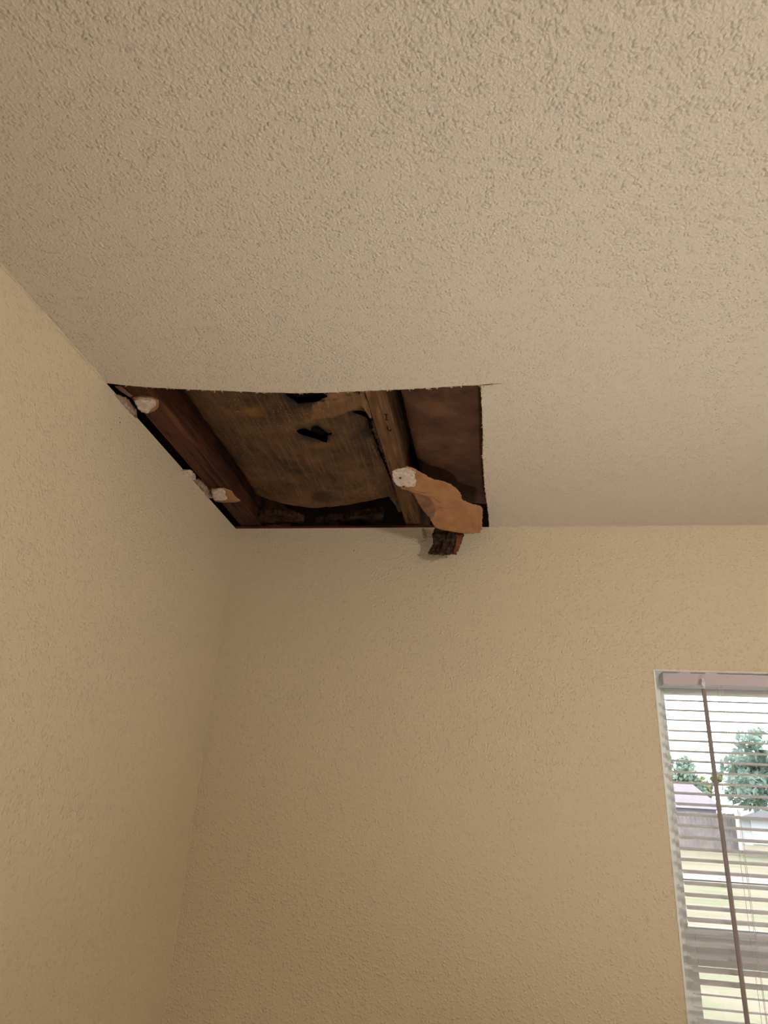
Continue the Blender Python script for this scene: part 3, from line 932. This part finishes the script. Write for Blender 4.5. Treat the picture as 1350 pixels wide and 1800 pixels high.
bm = bmesh.new()
ys = [-60, -20, -6, .33, 1, 2, 3] + [3 + i * 3 for i in range(1, 25)]
rows = [[bm.verts.new((x, y, ground_z(y) + (.015 * nz(x, y, .4, 2) if y > 4 else 0))) for x in [-40 + i * 4 for i in range(31)]] for y in ys]
for u, v in zip(rows, rows[1:]):
    for i in range(30):
        bm.faces.new((u[i], u[i + 1], v[i + 1], v[i]))
lawn = structure(obj('ground', bm, grass_mat(), smooth=True))
bm = bmesh.new()
rows = [[bm.verts.new((x, y, ground_z(y) + .02)) for x in (-40, -10, 5, 15, 30, 60)] for y in (19.4, 20.0, 20.5, 21.0)]
for u, v in zip(rows, rows[1:]):
    for i in range(5):
        bm.faces.new((u[i], u[i + 1], v[i + 1], v[i]))
structure(obj('road', bm, plain('pale_road', srgb(126, 120, 120), .9, .1, srgb(116, 110, 108), 2)))

# grey board fence across the street
FY = 30.0
fb = ground_z(FY)
fence = empty('wooden_fence', (8, FY, fb))
tag(fence, 'weathered grey board fence beyond the road outside the window', 'fence')
rf = random.Random(2)
bm = bmesh.new()
x = 3.0
while x < 9.75:
    h = 1.30 + rf.uniform(-.03, .03)
    box(bm, x, x + .135, FY + rf.uniform(-.012, .012), FY + .03, fb + .02, fb + h)
    x += .15
brd = into(obj('boards', bm, plain('grey_fence_wood', srgb(126, 121, 122), .9, .1, srgb(108, 102, 102), 3)), fence)
brd['kind'] = 'stuff'
for zz in (.3, 1.05):
    into(box_obj('rail', (3.0, 9.8, FY + .03, FY + .08, fb + zz, fb + zz + .09), plain('fence_rail_wood', srgb(120, 114, 112), .9, .1)), fence)
into(box_obj('end_post', (9.75, 9.9, FY - .03, FY + .1, fb, fb + 1.5), plain('white_post', srgb(226, 226, 226), .7, .2)), fence)


def house(name, label, x0, x1, y0, y1, zb, zw, zr, wallm, roofm, axis='X'):
    e = empty(name, ((x0 + x1) / 2, (y0 + y1) / 2, zb))
    tag(e, label, 'house')
    into(box_obj('wall', (x0, x1, y0, y1, zb, zw), wallm), e)
    bm = bmesh.new()
    o = .35
    if axis == 'X':
        ym = (y0 + y1) / 2
        pr = [(y0 - o, zw), (ym, zr), (y1 + o, zw)]
        hip = .1
        a = [bm.verts.new((x0 - o, y, z)) if z == zw else bm.verts.new((x0 + hip, y, z)) for y, z in pr]
        b = [bm.verts.new((x1 + o, y, z)) if z == zw else bm.verts.new((x1 - hip, y, z)) for y, z in pr]
    else:
        xm = (x0 + x1) / 2
        pr = [(x0 - o, zw), (xm, zr), (x1 + o, zw)]
        a = [bm.verts.new((x, y0 - o, z)) for x, z in pr]
        b = [bm.verts.new((x, y1 + o, z)) for x, z in pr]
    bm.faces.new(a)
    bm.faces.new(b[::-1])
    for i, j in ((0, 1), (1, 2), (2, 0)):
        bm.faces.new((a[i], b[i], b[j], a[j]))
    bmesh.ops.recalc_face_normals(bm, faces=bm.faces)
    into(obj('roof', bm, roofm), e)
    return e


gz = ground_z(38)
house('grey_house', 'low house with lavender grey roof rising behind the fence outside', 3.5, 10.95, 37, 44, gz, 3.0, 4.3,
      plain('pale_siding', srgb(150, 146, 154), .8, .2), plain('grey_shingles', srgb(118, 113, 122), .9, .1, srgb(108, 103, 112), 5))
hw = house('white_garage', 'small white garage with grey roof right of the fence outside', 11.2, 14.4, 34, 36.5, ground_z(34), 2.6, 3.3,
           plain('white_siding', srgb(176, 182, 186), .8, .2), plain('dark_shingles', srgb(120, 120, 126), .9, .1), 'Y')
into(box_obj('garage_door', (11.5, 13.1, 33.96, 34, ground_z(34) + .05, ground_z(34) + 1.15), plain('door_white', srgb(190, 196, 200), .6, .3)), hw)
house('dark_house', 'dark roofed house at the far right outside the window', 15.2, 22, 36, 42, ground_z(36), 3.0, 4.6,
      plain('grey_siding', srgb(168, 166, 168), .8, .2), plain('slate_shingles', srgb(96, 98, 106), .9, .1))


def leaf_mat(seed, colr):
    n = NT('leaves_' + str(seed))
    v = n.noise(n.coords(), 2.0, 3.0)
    c = n.mix(n.ramp(v, ((.35, (0, 0, 0)), (.65, (1, 1, 1)))), colr, tuple(q * .8 for q in colr[:3]) + (1,))
    d, t, m = n.new('ShaderNodeBsdfDiffuse'), n.new('ShaderNodeBsdfTranslucent'), n.new('ShaderNodeMixShader')
    m.inputs[0].default_value = .45
    n.link(c, d.inputs[0])
    n.link(c, t.inputs[0])
    n.link(d.outputs[0], m.inputs[1])
    n.link(t.outputs[0], m.inputs[2])
    n.link(m.outputs[0], n.t.nodes['Material Output'].inputs['Surface'])
    return n.mat


def tree(name, label, x, y, zc, rx, rz, n, colr, seed, lob=5):
    e = empty(name, (x, y, ground_z(y)))
    tag(e, label, 'tree', 'trees outside the window')
    rt_ = random.Random(seed)
    bm = bmesh.new()
    tube(bm, [(x, y, ground_z(y)), (x + .1, y, (ground_z(y) + zc) / 2), (x, y, zc + rz * .4)], [.2, .15, .05], 8)
    into(obj('trunk', bm, plain('bark_brown', srgb(96, 82, 70), .9, .1)), e)
    bm = bmesh.new()
    cs = [(Vector((x, y, zc)), 1.0)] + [(Vector((x + rt_.uniform(-.7, .7) * rx, y + rt_.uniform(-.6, .6) * rx, zc + rt_.uniform(-.6, .75) * rz)), rt_.uniform(.35, .6)) for _ in range(lob * 2)]
    for _ in range(n):
        c, s = rt_.choice(cs)
        d = Vector((rt_.gauss(0, 1), rt_.gauss(0, 1), rt_.gauss(0, 1))).normalized() * (rt_.random() ** .4) * s * .7
        p = c + Vector((d.x * rx, d.y * rx, d.z * rz))
        q = Matrix.Rotation(rt_.uniform(0, 6.28), 3, Vector((rt_.uniform(-1, 1), rt_.uniform(-1, 1), rt_.uniform(-1, 1))).normalized())
        l = rt_.uniform(.10, .20)
        vv = [bm.verts.new(p + q @ Vector(w)) for w in ((-l, 0, 0), (0, -l * .55, .02), (l, 0, 0), (0, l * .55, .02))]
        bm.faces.new(vv)
    f = into(obj('foliage', bm, leaf_mat(seed, colr)), e)
    f['kind'] = 'stuff'
    return e


tree('leafy_tree', 'tall leafy tree, paled to bluish green for haze, right of the wand outside the window', 10.75, 27.6, 3.75, 2.0, 1.6, 4300, srgb(134, 156, 146), 5)  # leaf colour lightened to stand for haze and glare
tree('leafy_tree', 'green tree, paled for haze, above the lavender grey roof outside', 11.9, 49, 5.1, 1.9, 1.7, 3000, srgb(140, 160, 146), 6)  # haze lightened into this leaf colour too
tree('leafy_tree', 'yellow green tree behind the right end of the grey house roof', 14.3, 53, 4.9, 1.5, 1.1, 2400, srgb(140, 150, 112), 7)
